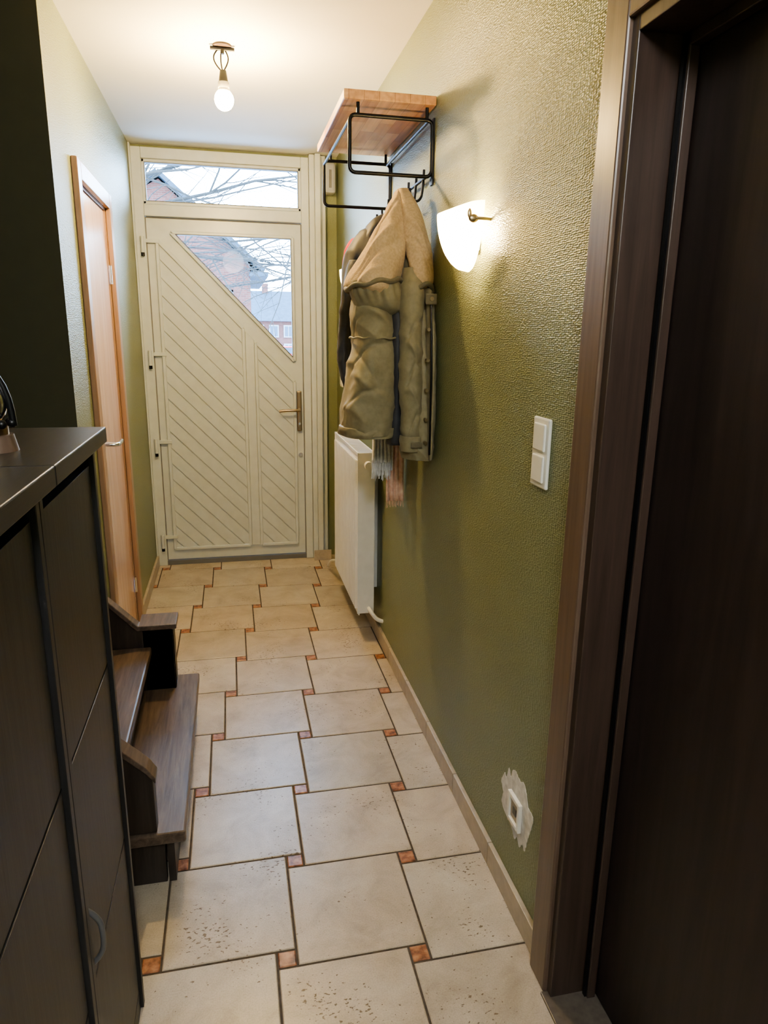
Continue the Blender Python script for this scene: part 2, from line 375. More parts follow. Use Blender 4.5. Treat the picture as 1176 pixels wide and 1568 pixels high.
for p,q in (((-0.4525,0.03),(-0.4525,2.156)),((0.4625,0.03),(0.4625,2.156)),((-0.45,2.156),(0.46,2.156))): bar2(bm,p,q,0.005,L0-0.001,L0+0.02)
parts.append(mk('gaskets',bm,M_GREY))
parts.append(box('sill',-0.455,0.465,4.56,4.66,0,0.03,M_GREY))
for z in (2.00,1.345,0.80,0.17):
    parts.append(cyl('hinge',(-0.475,F0-0.012,z-0.045),(-0.475,F0-0.012,z+0.045),0.011,M_WHITE))
    parts.append(box('hinge_arm',-0.50,-0.38,L0-0.022,L0+0.001,z+0.012,z+0.034,M_WHITE,0.002))
    parts.append(cyl('hinge_pin',(-0.475,F0-0.012,z-0.065),(-0.475,F0-0.012,z-0.045),0.010,M_BLACK))
parts.append(box('handle_plate',0.418,0.448,L0-0.022,L0-0.0,0.88,1.14,M_BRASS,0.006))
parts.append(cyl('handle_neck',(0.433,L0-0.02,1.02),(0.433,L0-0.06,1.02),0.010,M_BRASS))
parts.append(tube('handle_lever',[[(0.433,L0-0.058,1.02),(0.40,L0-0.066,1.02),(0.34,L0-0.062,1.02),(0.30,L0-0.055,1.013)]],0.009,M_BRASS,smooth=True,res=4))
parts.append(cyl('lock',(0.433,L0-0.03,0.93),(0.433,L0-0.018,0.93),0.008,M_CHROME))
parts.append(cyl('lower_lock',(0.438,L0-0.012,0.72),(0.438,L0,0.72),0.014,M_CHROME))
group('door_1',parts,(0,4.6,1.0))
boxes('trim_1',[(0.513,0.545,4.53,4.60,0,2.545),(0.545,0.578,4.50,4.60,0,2.545),(0.578,0.615,4.55,4.60,0,2.545)],M_WHITE,0.004)
box('trim_2',-0.519,-0.509,4.53,4.598,0,2.545,M_WHITE,0.002)
box('trim_3',0.512,0.63,4.488,4.4995,0.0,0.07,M_SKIRT,0.002)

# ------------------------------------------------------------ left interior door
parts=[]
parts.append(boxes('casing',[(XL,XL+0.022,2.84,2.905,0,2.10),(XL,XL+0.022,3.535,3.60,0,2.10),(XL,XL+0.022,2.905,3.535,2.035,2.10)],M_CASEL,0.004))
parts.append(boxes('jamb',[(XL-0.11,XL,2.901,2.925,0,2.049),(XL-0.11,XL,3.515,3.539,0,2.049),(XL-0.11,XL,2.925,3.515,2.025,2.049)],M_CASEL,0.001))
parts.append(box('leaf',XL-0.045,XL-0.005,2.928,3.512,0.008,2.022,M_DOORW,0.003))
parts.append(cyl('handle_rose',(XL-0.005,2.985,1.05),(XL+0.006,2.985,1.05),0.025,M_CHROME))
parts.append(tube('handle_lever',[[(XL,2.985,1.05),(XL+0.05,2.985,1.05),(XL+0.06,3.0,1.05),(XL+0.055,3.10,1.05)]],0.009,M_CHROME,smooth=True,res=4))
for z in (0.25,1.75): parts.append(cyl('hinge',(XL+0.004,3.517,z-0.04),(XL+0.004,3.517,z+0.04),0.007,M_CHROME))
group('door_2',parts,(XL,3.2,1.0))

# ------------------------------------------------------------ right dark door
parts=[]
parts.append(boxes('casing',[(0.662,XR,1.185,1.262,0,2.09),(0.662,XR,0.20,1.185,2.01,2.09),(0.662,XR,0.20,0.275,0,2.01)],M_CASE,0.004))
parts.append(boxes('jamb',[(0.672,0.84,1.165,1.1995,0,2.015),(0.672,0.84,0.262,0.295,0,2.015),(0.672,0.84,0.295,1.165,1.985,2.015)],M_JAMB,0.002))
parts.append(boxes('stop',[(0.755,0.775,1.145,1.165,0,1.985),(0.755,0.775,0.295,1.165,1.965,1.985)],M_JAMB,0.002))
parts.append(boxes('seal',[(0.750,0.7555,1.150,1.160,0,1.985)],M_BLACK))
parts.append(box('leaf',0.778,0.818,0.297,1.163,0.008,1.983,M_DDOOR,0.003))
group('door_3',parts,(0.75,0.75,1.0))
box('trim_threshold',0.655,0.8401,0.262,1.184,-0.002,0.006,M_THRESH,0.002)

# ------------------------------------------------------------ staircase
parts=[]
treads=[(-0.17,0.18),(-0.33,0.36),(-0.53,0.54),(-0.73,0.72),(-0.93,0.90),(-1.13,1.08),(-1.33,1.26)]
for k,(xf,z) in enumerate(treads):
    y0,y1=(1.685,2.62) if k==0 else (1.735,2.505)
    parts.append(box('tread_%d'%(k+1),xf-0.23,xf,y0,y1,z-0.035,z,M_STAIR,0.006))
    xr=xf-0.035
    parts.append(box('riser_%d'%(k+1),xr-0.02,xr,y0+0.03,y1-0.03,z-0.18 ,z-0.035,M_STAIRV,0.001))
parts.append(box('plinth',-0.50,-0.23,1.715,1.735,0,0.145,M_STAIRV,0.002))
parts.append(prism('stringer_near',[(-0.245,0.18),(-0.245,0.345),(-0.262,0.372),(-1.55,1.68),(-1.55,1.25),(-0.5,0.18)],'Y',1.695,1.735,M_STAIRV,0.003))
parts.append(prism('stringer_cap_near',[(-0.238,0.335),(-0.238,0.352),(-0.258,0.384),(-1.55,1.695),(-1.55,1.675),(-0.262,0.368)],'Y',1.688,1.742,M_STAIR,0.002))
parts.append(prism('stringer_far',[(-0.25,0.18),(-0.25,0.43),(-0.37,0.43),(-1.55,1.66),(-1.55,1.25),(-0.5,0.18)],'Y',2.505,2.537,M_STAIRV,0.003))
parts.append(box('starter_post',-0.36,-0.25,2.505,2.60,0.18,0.43,M_STAIRV,0.003))
parts.append(prism('starter_cap',[(-0.235,0.43),(-0.235,0.45),(-0.37,0.45),(-0.52,0.61),(-0.52,0.59),(-0.375,0.43)],'Y',2.49,2.537,M_STAIR,0.003))
parts.append(box('starter_cap_end',-0.37,-0.235,2.53,2.61,0.43,0.45,M_STAIR,0.003))
group('staircase',parts,(-0.5,2.1,0.0))

# ------------------------------------------------------------ shoe cabinets
def cabinet(y0,y1):
    P=[]
    xb=XL+0.016; dx=-0.009
    P.append(boxes('carcass',[(xb,-0.243+dx,y0,y0+0.016,0,1.30),(xb,-0.243+dx,y1-0.016,y1,0,1.30),(xb,xb+0.01,y0,y1,0,1.30),(xb,-0.25+dx,y0+0.016,y1-0.016,0.0,0.05)],M_CAB,0.001))
    P.append(box('top',xb,-0.228,y0-0.0,y1+0.0,1.302,1.33,M_CABTOP,0.002))
    for k,(z0,z1) in enumerate(((0.055,0.456),(0.464,0.861),(0.869,1.262))):
        P.append(box('flap_%d'%(k+1),-0.268+dx,-0.250+dx,y0+0.023,y1-0.023,z0,z1,M_CAB,0.0008))
    P.append(boxes('gap_shade_fill',[(-0.266+dx,-0.2520+dx,y0+0.0165,y1-0.0165,0.456,0.464),(-0.266+dx,-0.2520+dx,y0+0.0165,y1-0.0165,0.861,0.869),(-0.266+dx,-0.2535+dx,y0+0.0161,y0+0.023,0.05,1.262),(-0.266+dx,-0.2535+dx,y1-0.023,y1-0.0161,0.05,1.262)],M_GAP))  # black strips fill the flap gaps, painted in as their shade
    P.append(box('shelf_inside',xb,-0.29,y0+0.016,y1-0.016,1.255,1.265,M_BLACK))
    hx=-0.25+dx; hy=y0+0.028
    P.append(tube('handle',[[(hx,hy,0.500),(hx+0.018,hy,0.515),(hx+0.022,hy,0.552),(hx+0.018,hy,0.59),(hx,hy,0.605)]],0.0045,M_HANDLE,smooth=True,res=4))
    group('shoe_cabinet',P,(-0.38,(y0+y1)/2,0))
cabinet(0.958,1.352); cabinet(0.570,0.955)

P=[]
ox,oy,oz=-0.339,1.09,1.33
P.append(cyl('base',(ox,oy,oz),(ox,oy,oz+0.024),0.033,M_CASE,0.028))
P.append(cyl('collar',(ox,oy,oz+0.024),(ox,oy,oz+0.036),0.022,M_BRASS))
P.append(sph('globe',(ox,oy,oz+0.068),0.024,M_CHROME,(1,1,1.3)))
arch=[[(ox+0.030*math.cos(t),oy,oz+0.036+0.080*math.sin(t)) for t in [math.pi*i/12 for i in range(13)]],
      [(ox,oy+0.030*math.cos(t),oz+0.036+0.080*math.sin(t)) for t in [math.pi*i/12 for i in range(13)]]]
P.append(tube('arch',arch,0.005,M_BLACK,res=3))
for k in range(8):
    t=2*math.pi*k/8; P.append(sph('bead',(ox+0.028*math.cos(t),oy+0.028*math.sin(t),oz+0.04),0.007,M_BLACK,sub=2))
group('ornament_lantern',P,(ox,oy,oz))

# ------------------------------------------------------------ radiator
P=[]
ry0,ry1=3.14,3.88; rz0,rz1=0.150,0.965
P.append(box('panel',0.572,0.580,ry0+0.004,ry1-0.004,rz0,rz1-0.004,M_RAD,0.002))
bm=bmesh.new(); y=ry0+0.02
while y<ry1-0.03:
    prismbm(bm,[(0.574,y+0.002),(0.559,y+0.007),(0.559,y+0.017),(0.574,y+0.022)],'Z',rz0+0.03,rz1-0.04); y+=0.0267
P.append(mk('front_ribs',bm,M_RAD))
P.append(boxes('side_covers',[(0.566,0.650,ry0,ry0+0.006,rz0+0.01,rz1),(0.566,0.650,ry1-0.006,ry1,rz0+0.01,rz1)],M_RAD,0.002))
P.append(box('back_panel',0.640,0.648,ry0+0.006,ry1-0.006,rz0,rz1-0.006,M_RAD))
g=[(0.566,0.571,ry0,ry1,rz1-0.012,rz1),(0.645,0.650,ry0,ry1,rz1-0.012,rz1)]
y=ry0+0.01
while y<ry1-0.01: g.append((0.571,0.645,y,y+0.006,rz1-0.008,rz1-0.002)); y+=0.018
P.append(boxes('top_grille',g,M_RAD))
P.append(cyl('valve_body',(0.612,ry0-0.03,0.91),(0.612,ry0+0.002,0.91),0.012,M_CHROME))
P.append(cyl('valve_knob',(0.612,ry0-0.05,0.91),(0.612,ry0-0.02,0.91),0.019,M_PLASTIC))
P.append(tube('pipes',[[(0.625,ry0+0.0,0.185),(0.625,ry0-0.025,0.185),(0.635,ry0-0.035,0.17),(0.66,ry0-0.035,0.135),(0.689,ry0-0.035,0.125)],[(0.60,ry1,0.20),(0.60,ry1+0.03,0.20),(0.59,ry1+0.10,0.16),(0.58,ry1+0.30,0.10),(0.58,ry1+0.4,0.03)]],0.010,M_PLASTIC,smooth=True,res=4))
P.append(boxes('brackets',[(0.648,0.6895,ry0+0.12,ry0+0.15,0.25,0.9),(0.648,0.6895,ry1-0.15,ry1-0.12,0.25,0.9)],M_RAD))
group('radiator',P,(0.61,3.5,0.5))

# ------------------------------------------------------------ wall shelf / coat rack
P=[]
P.append(box('plank',0.385,0.688,2.40,3.09,2.222,2.25,M_SHELF,0.003))
r=0.0055
def rr(x0,x1,z0,z1,y,rad=0.018):
    pts=[]
    for cx,cz,a0 in ((x1-rad,z1-rad,0),(x0+rad,z1-rad,90),(x0+rad,z0+rad,180),(x1-rad,z0+rad,270)):
        for k in range(5):
            t=math.radians(a0+k*22.5); pts.append((cx+rad*math.cos(t),y,cz+rad*math.sin(t)))
    return pts
for y in (2.43,3.06):
    P.append(tube('loop',[rr(0.408,0.684,2.015,2.185,y)],r*1.15,M_BLACK,cyclic=True,res=3))
    P.append(tube('posts',[[(0.435,y,2.185),(0.435,y,2.222)],[(0.665,y,2.185),(0.665,y,2.222)]],r,M_BLACK))
P.append(tube('rails',[[(0.408,2.43,2.170),(0.408,3.06,2.170)],[(0.67,2.43,2.017),(0.67,3.06,2.017)],[(0.67,2.43,2.183),(0.67,3.06,2.183)]],r,M_BLACK))
hooks=[]
for y in (2.47,2.57,2.68,2.80,2.92,3.02):
    hooks.append([(0.67,y,2.045),(0.668,y,1.97),(0.655,y,1.945),(0.635,y,1.945),(0.622,y,1.965),(0.622,y,1.985)])
P.append(tube('hooks',hooks,0.0045,M_BLACK,smooth=True,res=3))
P.append(boxes('wall_plates',[(0.684,0.6895,2.415,2.445,1.99,2.19),(0.684,0.6895,3.045,3.075,1.99,2.19)],M_BLACK))
group('coat_rack_shelf',P,(0.55,2.75,2.1))

# ------------------------------------------------------------ coats (theta: 180deg faces the hall, 270deg faces the near end)
P=[]
D=math.radians
bodyc=[(D(240),1.44,0.06,1.2,-0.012,0.010),(D(230),1.34,-0.05,1.0,0.010,0.014),(D(245),1.29,0.05,1.1,-0.010,0.009),(D(225),1.23,-0.04,1.1,0.009,0.014),(D(260),1.56,-0.05,1.0,0.010,0.014),(D(235),1.39,-0.09,0.9,-0.007,0.007),(D(215),1.53,0.07,0.9,-0.007,0.007)]
P.append(loft('body',[(0.56,2.50,1.78,0.05,0.06),(0.525,2.47,1.68,0.090,0.10),(0.502,2.46,1.58,0.094,0.10),(0.509,2.46,1.49,0.088,0.10),(0.495,2.46,1.36,0.102,0.112),(0.484,2.47,1.24,0.112,0.12),(0.484,2.47,1.165,0.112,0.12)],M_OLIVE,150,144,3,0.05,0.022,1.3,0.010,0.01,6,zf=7,creases=bodyc))
P.append(loft('front_panel',[(0.635,2.45,1.76,0.03,0.05),(0.640,2.42,1.62,0.042,0.07),(0.642,2.40,1.45,0.040,0.08),(0.638,2.39,1.28,0.046,0.085),(0.636,2.375,1.14,0.050,0.085),(0.640,2.375,1.075,0.045,0.08)],M_OLIVE,120,96,3,0.08,0.018,4.1,0.008,0.0,5,zf=7))
slc=[(D(270),1.52,0.05,1.4,-0.010,0.009),(D(250),1.45,-0.04,1.4,0.009,0.012),(D(270),1.38,0.05,1.4,-0.010,0.008),(D(250),1.30,-0.04,1.2,0.008,0.011),(D(280),1.21,0.04,1.2,-0.009,0.008)]
P.append(loft('sleeve',[(0.612,2.39,1.72,0.03,0.04),(0.612,2.36,1.62,0.038,0.042),(0.609,2.345,1.42,0.036,0.042),(0.614,2.34,1.25,0.037,0.04),(0.616,2.34,1.14,0.034,0.036),(0.617,2.34,1.105,0.035,0.036)],M_OLIVE,120,88,2,0.05,0.010,7.7,0.006,0,6,zf=9,creases=slc))
P.append(loft('back_flap',[(0.668,2.37,1.66,0.013,0.03),(0.672,2.335,1.45,0.014,0.05),(0.672,2.325,1.25,0.015,0.055),(0.672,2.325,1.08,0.015,0.05)],M_OLIVE,60,48,3,0.08,0.010,2.2,0.005))
P.append(loft('dark_inner',[(0.575,2.44,1.70,0.03,0.05),(0.573,2.42,1.5,0.035,0.055),(0.575,2.42,1.3,0.035,0.055),(0.575,2.42,1.12,0.035,0.05)],M_BLKF,40,48,3,0.05,0.006,2.2,0.004))  # black piece filling the opening between body and sleeve
hl=[(D(235),1.80,0.10,1.3,0.016,0.020),(D(240),1.74,0.09,1.2,-0.014,0.013),(D(225),1.88,0.10,1.2,-0.010,0.014),(D(250),1.69,0.06,1.1,0.010,0.013)]
P.append(loft('hood_left',[(0.590,2.50,1.985,0.014,0.016),(0.574,2.48,1.93,0.038,0.048),(0.548,2.44,1.84,0.060,0.072),(0.512,2.415,1.74,0.078,0.085),(0.484,2.40,1.665,0.088,0.09),(0.49,2.41,1.635,0.070,0.075)],M_FLEECE,100,110,3,0.09,0.02,0.4,0.006,0,4,zf=5,creases=hl))
hr=[(D(265),1.84,-0.08,1.2,0.010,0.02),(D(265),1.76,-0.08,1.2,-0.010,0.013)]
P.append(loft('hood_right',[(0.605,2.49,1.985,0.014,0.016),(0.616,2.45,1.92,0.030,0.038),(0.628,2.42,1.84,0.038,0.055),(0.641,2.40,1.76,0.038,0.06),(0.648,2.385,1.69,0.034,0.055),(0.652,2.385,1.655,0.020,0.035)],M_FLEECE,80,80,3,0.10,0.014,3.4,0.006,0,4,zf=5,creases=hr))
shc=[(D(210+k*17),1.62,0.02,0.16,0.008,0.03) for k in range(7)]
P.append(loft('hood_shell',[(0.488,2.41,1.675,0.086,0.088),(0.494,2.42,1.635,0.090,0.094),(0.512,2.43,1.590,0.080,0.086),(0.530,2.45,1.565,0.045,0.055)],M_OLIVE,50,110,4,0.05,0.012,5.4,0.006,creases=shc))
rim=[]
for k in range(61):
    t=2*math.pi*k/60; rim.append((min(0.68,0.486+0.094*math.cos(t)),2.405+0.096*math.sin(t),1.662+0.016*math.cos(t*1.0+0.5)+0.004*math.sin(7*t)))
P.append(tube('hood_rim',[rim],0.008,M_OLIVED,res=4))
rim2=[(0.628,2.33,1.655),(0.640,2.322,1.665),(0.655,2.325,1.668),(0.672,2.335,1.66),(0.678,2.35,1.645)]
P.append(tube('hood_rim_right',[rim2],0.008,M_OLIVED,smooth=True,res=4))
P.append(loft('hem_band',[(0.484,2.47,1.182,0.114,0.122),(0.484,2.47,1.165,0.116,0.124),(0.485,2.47,1.147,0.112,0.12)],M_OLIVE,14,144,3,0.05,0.022,1.3,0.006))
def ringpts(cx,cy,rx,ry,z,t0,t1,n=30,dz=0.0):
    return [(cx+rx*math.cos(D(t0+(t1-t0)*k/n)),cy+ry*math.sin(D(t0+(t1-t0)*k/n)),z+dz*math.sin(k*1.3)) for k in range(n+1)]
P.append(tube('waist_cord',[ringpts(0.508,2.46,0.093,0.106,1.49,150,330,30,0.002)],0.0035,M_OLIVE,res=3))
P.append(box('collar_tab',0.640,0.680,2.296,2.306,1.60,1.635,M_OLIVED,0.004))
P.append(cyl('snap',(0.660,2.290,1.618),(0.660,2.298,1.618),0.007,M_BRASS))
P.append(tube('zip',[[(0.660,2.30,1.60),(0.660,2.275,1.45),(0.660,2.27,1.28),(0.662,2.275,1.10)]],0.0035,M_BLACK,smooth=True))
for z in (1.52,1.42,1.32,1.22,1.14): P.append(cyl('zip_snap',(0.650,2.282,z),(0.650,2.302,z),0.006,M_BRASS))
P.append(loft('cuff',[(0.616,2.34,1.160,0.039,0.041),(0.617,2.34,1.13,0.040,0.042),(0.617,2.34,1.105,0.038,0.040)],M_OLIVE,10,48,2,0.05,0.01,7.7,0.004))
P.append(box('cuff_tab',0.600,0.640,2.288,2.298,1.122,1.142,M_OLIVED,0.003))
P.append(tube('hanging_loop',[[(0.60,2.50,1.97),(0.615,2.50,2.0),(0.632,2.515,1.955),(0.64,2.56,1.94)]],0.005,M_FLEECE,smooth=True))
group('olive_parka',P,(0.56,2.45,1.5))
P=[loft('body',[(0.60,2.86,1.92,0.03,0.03),(0.555,2.85,1.86,0.07,0.07),(0.548,2.85,1.74,0.10,0.085),(0.555,2.85,1.45,0.110,0.09),(0.56,2.85,1.28,0.10,0.09),(0.57,2.85,1.20,0.09,0.08)],M_BLKF,70,72,5,0.06,0.02,9.1,0.006),
   loft('sleeve',[(0.505,2.81,1.78,0.035,0.035),(0.472,2.80,1.68,0.043,0.043),(0.455,2.80,1.50,0.044,0.043),(0.455,2.80,1.38,0.040,0.04),(0.480,2.80,1.26,0.036,0.038)],M_BLKF,60,48,3,0.08,0.02,3.1,0.006),
   loft('collar',[(0.62,2.85,1.96,0.012,0.012),(0.585,2.85,1.91,0.045,0.045),(0.560,2.85,1.84,0.05,0.05)],M_BLKF,20,48,3,0.1,0.02,2.1,0.006)]
group('black_jacket',P,(0.56,2.85,1.5))
P=[loft('body',[(0.63,3.03,1.93,0.02,0.02),(0.60,3.03,1.88,0.05,0.03),(0.59,3.03,1.78,0.08,0.035),(0.60,3.03,1.5,0.075,0.035),(0.60,3.03,1.4,0.07,0.035)],M_RED,50,64,4,0.06,0.01,6.0,0.006),
   loft('sleeve',[(0.565,3.02,1.90,0.03,0.02),(0.522,3.02,1.85,0.036,0.025),(0.512,3.02,1.74,0.034,0.025),(0.535,3.02,1.6,0.025,0.025)],M_RED,40,40,3,0.06,0.008,1.0,0.006)]
group('red_jacket',P,(0.59,3.03,1.6))
def ribbon(name,x,y,z0,z1,w,mat,seed,fr=8,amp=0.01):
    bm=bmesh.new(); rows=30; cols=24; g=[]
    for i in range(rows+1):
        t=i/rows; z=z0+(z1-z0)*t; rw=[]
        for j in range(cols+1):
            s=j/cols-0.5
            rw.append(bm.verts.new((min(0.682,x+s*w*(0.7+0.5*t)+0.006*math.sin(t*5+seed)),y+amp*math.sin(s*fr*3+seed+t*2)+0.004*math.sin(t*9+s*7),z+(0.008*noise.noise(Vector((s*20,seed,0))) if i==rows else 0))))
        g.append(rw)
    for i in range(rows):
        for j in range(cols): bm.faces.new((g[i][j],g[i][j+1],g[i+1][j+1],g[i+1][j]))
    o=mk(name,bm,mat,True); md=o.modifiers.new('s','SOLIDIFY'); md.thickness=0.003; return o
def fringe(x,y,z,w,mat,n=16,l=0.035):
    return tube('fringe',[[(x+(k/n-0.5)*w,y+0.006*math.sin(k*2),z+0.005),(x+(k/n-0.5)*w+random.uniform(-.004,.004),y+random.uniform(-.006,.006),z-l*random.uniform(0.6,1))] for k in range(n+1)],0.0014,mat,res=1)
P=[ribbon('tail',0.650,2.712,1.95,0.835,0.066,M_PEACH,1.0,8,0.007),ribbon('tail_back',0.655,2.728,1.95,0.87,0.05,M_PEACH,2.0,8,0.006),fringe(0.645,2.712,0.84,0.068,M_PEACH)]
group('peach_scarf',P,(0.64,2.715,1.4))
P=[ribbon('tail',0.567,2.645,1.50,1.01,0.060,M_LACE,3.0,10,0.010),ribbon('tail_back',0.582,2.662,1.5,0.975,0.060,M_LACE,4.0,12,0.008),fringe(0.572,2.645,1.015,0.075,M_LACE,40,0.08)]
group('pale_scarf',P,(0.56,2.65,1.3))

# ------------------------------------------------------------ sconces
M_SB=emis('sconce_bulb',(1.0,0.70,0.30),1450)
def sconce(yc):
    P=[]; bm=bmesh.new(); g=[]
    rows,cols=24,32
    for i in range(rows+1):
        t=i/rows; q=max(0.0,1-t**1.9)**0.5; row=[]
        for j in range(cols+1):
            ph=math.pi*(j/cols-0.5)
            zt=1.825+0.02*abs(math.sin(ph))**3
            row.append(bm.verts.new((XR-0.022-(0.088*q+0.004)*math.cos(ph),yc+(0.105*q+0.004)*math.sin(ph),zt+(1.675-zt)*t)))
        g.append(row)
    for i in range(rows):
        for j in range(cols): bm.faces.new((g[i][j],g[i][j+1],g[i+1][j+1],g[i+1][j]))
    P.append(mk('glass_shade',bm,M_SHADE,True))
    P.append(box('back_plate',XR-0.012,XR-0.0005,yc-0.03,yc+0.04,1.73,1.80,M_PLASTIC,0.003))
    P.append(cyl('socket',(XR-0.012,yc,1.76),(XR-0.035,yc,1.765),0.012,M_PLASTIC))
    P.append(sph('bulb',(XR-0.044,yc-0.015,1.78),0.017,M_SB,(1,1,1.1),2))
    for s in (-1,1):
        P.append(tube('clip_arm',[[(XR-0.001,yc+s*0.10,1.80),(XR-0.02,yc+s*0.112,1.80),(XR-0.045,yc+s*0.108,1.80)]],0.004,M_BRASS,smooth=True))
        P.append(sph('clip_leaf',(XR-0.05,yc+s*0.104,1.80),0.014,M_BRASS,(1.0,0.35,0.8),2))
        P.append(sph('clip_leaf_tip',(XR-0.06,yc+s*0.100,1.812),0.010,M_BRASS,(0.6,0.35,1.3),2))
    group('wall_sconce',P,(XR,yc,1.76))
sconce(1.955); sconce(3.74)

# ------------------------------------------------------------ ceiling bulb
bx,by=0.02,3.02
P=[]
P.append(cyl('ceiling_plate',(bx,by,H-0.006),(bx,by,H),0.035,M_CASE))
P.append(tube('strap',[[(bx-0.045,by,H-0.012),(bx+0.045,by,H-0.012)],[(bx,by,H-0.01),(bx,by,H-0.03)]],0.007,M_BLACK))
P.append(tube('wires',[[(bx-0.01,by,H-0.01),(bx-0.035,by,H-0.03),(bx-0.03,by+0.005,H-0.065),(bx-0.002,by,H-0.09)],
                       [(bx+0.005,by,H-0.01),(bx+0.022,by,H-0.03),(bx+0.02,by+0.005,H-0.06),(bx,by,H-0.09)],
                       [(bx-0.002,by,H-0.01),(bx-0.012,by+0.01,H-0.05),(bx+0.0,by+0.005,H-0.09)]],0.0028,M_BLACK,smooth=True,res=3))
P.append(cyl('lamp_holder',(bx,by,H-0.125),(bx,by,H-0.085),0.018,M_BLACK,0.012))
P.append(cyl('lamp_socket',(bx,by,H-0.145),(bx,by,H-0.125),0.021,M_GREY))
M_BULB=emis('bulb_glow',(1.0,0.68,0.27),1600)
P.append(sph('bulb_glass',(bx,by,H-0.185),0.036,M_BULB,(1,1,1.05),3))
P.append(cyl('bulb_neck',(bx,by,H-0.162),(bx,by,H-0.143),0.026,M_PLASTIC,0.017))
group('pendant_bulb',P,(bx,by,H))
P=[cyl('plate',(0.1,-0.55,H-0.02),(0.1,-0.55,H),0.07,M_PLASTIC),sph('globe',(0.1,-0.55,H-0.155),0.14,emis('fill_glow',(0.97,0.97,0.98),125),sub=3)]  # unseen globe behind the camera, added as fill light for the hall
group('fill_globe',P,(0.1,-0.55,H))

# ------------------------------------------------------------ switches, socket, chime
P=[box('plate',XR-0.009,XR-0.0003,1.405,1.488,1.165,1.325,M_PLASTIC,0.004),
   box('rocker_1',XR-0.014,XR-0.008,1.418,1.475,1.250,1.312,M_PLASTIC,0.003),
   box('rocker_2',XR-0.014,XR-0.008,1.418,1.475,1.178,1.240,M_PLASTIC,0.003)]
group('light_switch',P,(XR,1.446,1.245))
raw=[(1.515,.378),(1.500,.362),(1.488,.390),(1.469,.396),(1.440,.388),(1.420,.398),(1.400,.380),(1.385,.352),(1.355,.343),(1.360,.310),(1.376,.265),(1.388,.218),(1.404,.228),(1.420,.206),(1.438,.222),(1.452,.206),(1.470,.222),(1.507,.230),(1.548,.250),(1.542,.285),(1.558,.309),(1.540,.345),(1.528,.340)]
pts=[]
for k in range(len(raw)):
    p0,p1,p2,p3=[raw[(k+j)%len(raw)] for j in (-1,0,1,2)]
    for s in range(6):
        t=s/6; pts.append((crom(p0[0],p1[0],p2[0],p3[0],t)+random.uniform(-.0015,.0015),crom(p0[1],p1[1],p2[1],p3[1],t)+random.uniform(-.002,.002)))
prism('plaster_patch',pts,'X',XR-0.0015,XR-0.0002,M_PLASTER)
P=[boxes('frame',[(XR-0.012,XR-0.0016,1.415,1.427,0.25,0.333),(XR-0.012,XR-0.0016,1.477,1.489,0.25,0.333),(XR-0.012,XR-0.0016,1.427,1.477,0.25,0.262),(XR-0.012,XR-0.0016,1.427,1.477,0.321,0.333)],M_PLASTIC,0.002),
   box('insert',XR-0.006,XR-0.0016,1.427,1.477,0.262,0.321,M_SKIRT,0.001),
   box('port',XR-0.008,XR-0.0055,1.440,1.462,0.280,0.302,M_GREY,0.001)]
group('wall_socket',P,(XR,1.452,0.29))
P=[box('plate',XR-0.009,XR-0.0003,4.34,4.42,1.18,1.26,M_PLASTIC,0.003),box('rocker',XR-0.013,XR-0.008,4.355,4.405,1.195,1.245,M_PLASTIC,0.002)]
group('light_switch',P,(XR,4.38,1.22))
P=[box('housing',0.605,0.672,4.50,4.5995,2.33,2.50,M_CHIME,0.015),box('grille',0.63,0.645,4.497,4.501,2.36,2.46,M_GREY,0.001)]
group('door_chime',P,(0.64,4.55,2.41))

# ------------------------------------------------------------ outside
box('ground_outside',-30,30,4.76,90,-0.7,-0.5,M_GROUND)
P=[]
P.append(prism('walls',[(-7,-0.5),(0.95,-0.5),(0.95,4.2),(-2.4,7.2),(-7,4.6)],'Y',30,38,M_BRICK))
bm=bmesh.new()
for (p,q) in (((1.5,3.95),(-2.4,7.4)),((-2.4,7.4),(-7.6,4.2))): bar2(bm,p,q,0.16,29.5,38.4)
P.append(mk('roof',bm,M_ROOF))
P.append(boxes('windows',[(-3.2,-1.6,29.93,30.05,2.6,4.2),(-0.45,0.15,29.93,30.05,1.7,3.1),(-3.2,-1.6,29.93,30.05,-0.2,1.4)],M_WINB))
P.append(boxes('window_frames',[(-0.55,-0.45,29.9,30.05,1.6,3.2),(0.15,0.25,29.9,30.05,1.6,3.2),(-0.55,0.25,29.9,30.05,3.1,3.2),(-0.55,0.25,29.9,30.05,1.6,1.7),(-0.2,-0.12,29.9,30.05,1.6,3.2)],M_WINF))
P.append(boxes('gutter',[(0.9,1.65,29.4,38,3.72,3.88)],M_ROOF))
group('brick_house',P,(-3,34,0))
P=[]
P.append(box('walls',1.5,9.0,60,68,-0.5,2.6,M_BRICK))
bm=bmesh.new()
x0,x1=1.3,9.2
vs=[bm.verts.new(c) for c in ((x0,59.6,2.5),(x1,59.6,2.5),(x1,64,5.1),(x0,64,5.1),(x0,68.4,2.5),(x1,68.4,2.5))]
bm.faces.new((vs[0],vs[1],vs[2],vs[3])); bm.faces.new((vs[3],vs[2],vs[5],vs[4])); bm.faces.new((vs[0],vs[3],vs[4])); bm.faces.new((vs[1],vs[5],vs[2])); bm.faces.new((vs[0],vs[4],vs[5],vs[1]))
P.append(mk('roof',bm,M_ROOF))
P.append(boxes('chimneys',[(3.0,3.5,63.6,64.4,4.8,5.7),(6.8,7.3,63.6,64.4,4.8,5.7)],M_BRICK))
wf=[];wg=[]
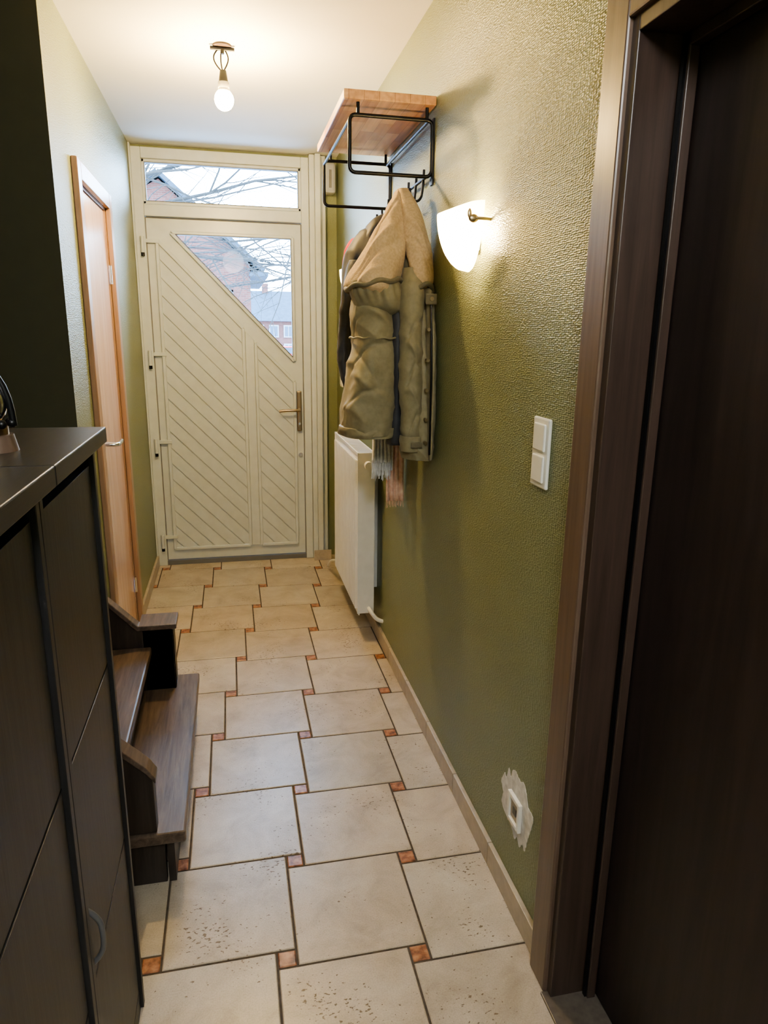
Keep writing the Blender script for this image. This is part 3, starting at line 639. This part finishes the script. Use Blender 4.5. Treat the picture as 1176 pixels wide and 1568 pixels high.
for x in (2.1,3.3,4.5,5.7,7.0):
    for z in (1.2,-0.3):
        wf.append((x,x+0.8,59.9,60.02,z,z+1.0)); wg.append((x+0.1,x+0.36,59.86,60.0,z+0.1,z+0.9)); wg.append((x+0.44,x+0.7,59.86,60.0,z+0.1,z+0.9))
P.append(boxes('window_frames',wf,M_WINF)); P.append(boxes('windows',wg,M_WINB))
group('row_houses',P,(5,64,0))
P=[prism('body',[(2.3,-0.35),(5.4,-0.35),(5.45,0.15),(5.0,0.3),(4.4,0.75),(3.1,0.75),(2.6,0.3),(2.25,0.15)],'Y',44,45.7,M_RED,0.06),
   prism('windows',[(2.85,0.32),(4.75,0.32),(4.3,0.68),(3.2,0.68)],'Y',43.98,44.1,M_WINB)]
for x in (2.8,4.8): P.append(cyl('wheel',(x,43.95,-0.28),(x,44.2,-0.28),0.26,M_BLACK))
group('red_car',P,(3.9,45,-0.5))
paths=[]
def grow(p,d,l,r,depth):
    pts=[(p.x,p.y,p.z,r)]; n=6
    for k in range(n):
        d=(d+Vector((random.uniform(-.2,.2),random.uniform(-.15,.15),random.uniform(-.16,.16)))).normalized()
        p=p+d*(l/n); pts.append((p.x,p.y,p.z,r*(1-0.6*(k+1)/n)))
        if depth>0:
            for s in range(1 if depth<2 else 2):
                nd=(d+Vector((random.uniform(-.7,.7),random.uniform(-.4,.4),random.uniform(-.8,.8)))).normalized()
                grow(p,nd,l*random.uniform(.35,.55),r*(1-0.6*(k+1)/n)*0.62,depth-1)
    paths.append(pts)
random.seed(21)
paths.append([(-4.2,15,-0.5,3.0),(-4.1,15,1.5,2.5),(-3.9,15,3.2,2.0)])
for d,l in ((Vector((1,0,0.35)),5.4),(Vector((1,0.1,0.22)),5.8),(Vector((0.8,-.1,0.7)),3.6),(Vector((1,0,0.05)),4.4)):
    grow(Vector((-3.9,15,3.2)),d.normalized(),l,1.0,2)
paths.append([(5.2,17,-0.5,3.0),(5.1,17,1.5,2.5),(4.9,17,3.4,2.0)])
for d,l in ((Vector((-1,0,0.3)),5.0),(Vector((-1,0.1,0.12)),5.0),(Vector((-1,0.1,-0.02)),4.2)):
    grow(Vector((4.9,17,3.4)),d.normalized(),l,1.0,2)
tr=tube('bare_tree',paths,0.055,M_BARK,res=1)

# ------------------------------------------------------------ world
w=bpy.data.worlds.new('overcast_sky'); S.world=w; w.use_nodes=True
nt=w.node_tree; bg=nt.nodes['Background']
tc=nt.nodes.new('ShaderNodeTexCoord'); sx=nt.nodes.new('ShaderNodeSeparateXYZ'); nt.links.new(tc.outputs['Generated'],sx.inputs[0])
rp=nt.nodes.new('ShaderNodeValToRGB'); nt.links.new(sx.outputs['Z'],rp.inputs['Fac'])
rp.color_ramp.elements[0].color=(0.54,0.76,1.0,1); rp.color_ramp.elements[1].color=(0.30,0.56,1.0,1)
nt.links.new(rp.outputs['Color'],bg.inputs['Color']); bg.inputs['Strength'].default_value=36.0

# ------------------------------------------------------------ camera
cam=bpy.data.cameras.new('camera'); co=bpy.data.objects.new('camera',cam); C.objects.link(co)
cam.sensor_fit='VERTICAL'; cam.sensor_height=36; cam.sensor_width=27; cam.lens=24.27; cam.clip_start=0.02; cam.clip_end=300
x=Vector((0.977,-0.213,0.0129)).normalized(); up=Vector((0.0406,0.2452,0.9687)); z=x.cross(up).normalized(); up=z.cross(x)
R=Matrix((x,up,z)).transposed().to_4x4()
co.matrix_world=Matrix.Translation((0,0,1.5))@R
S.camera=co
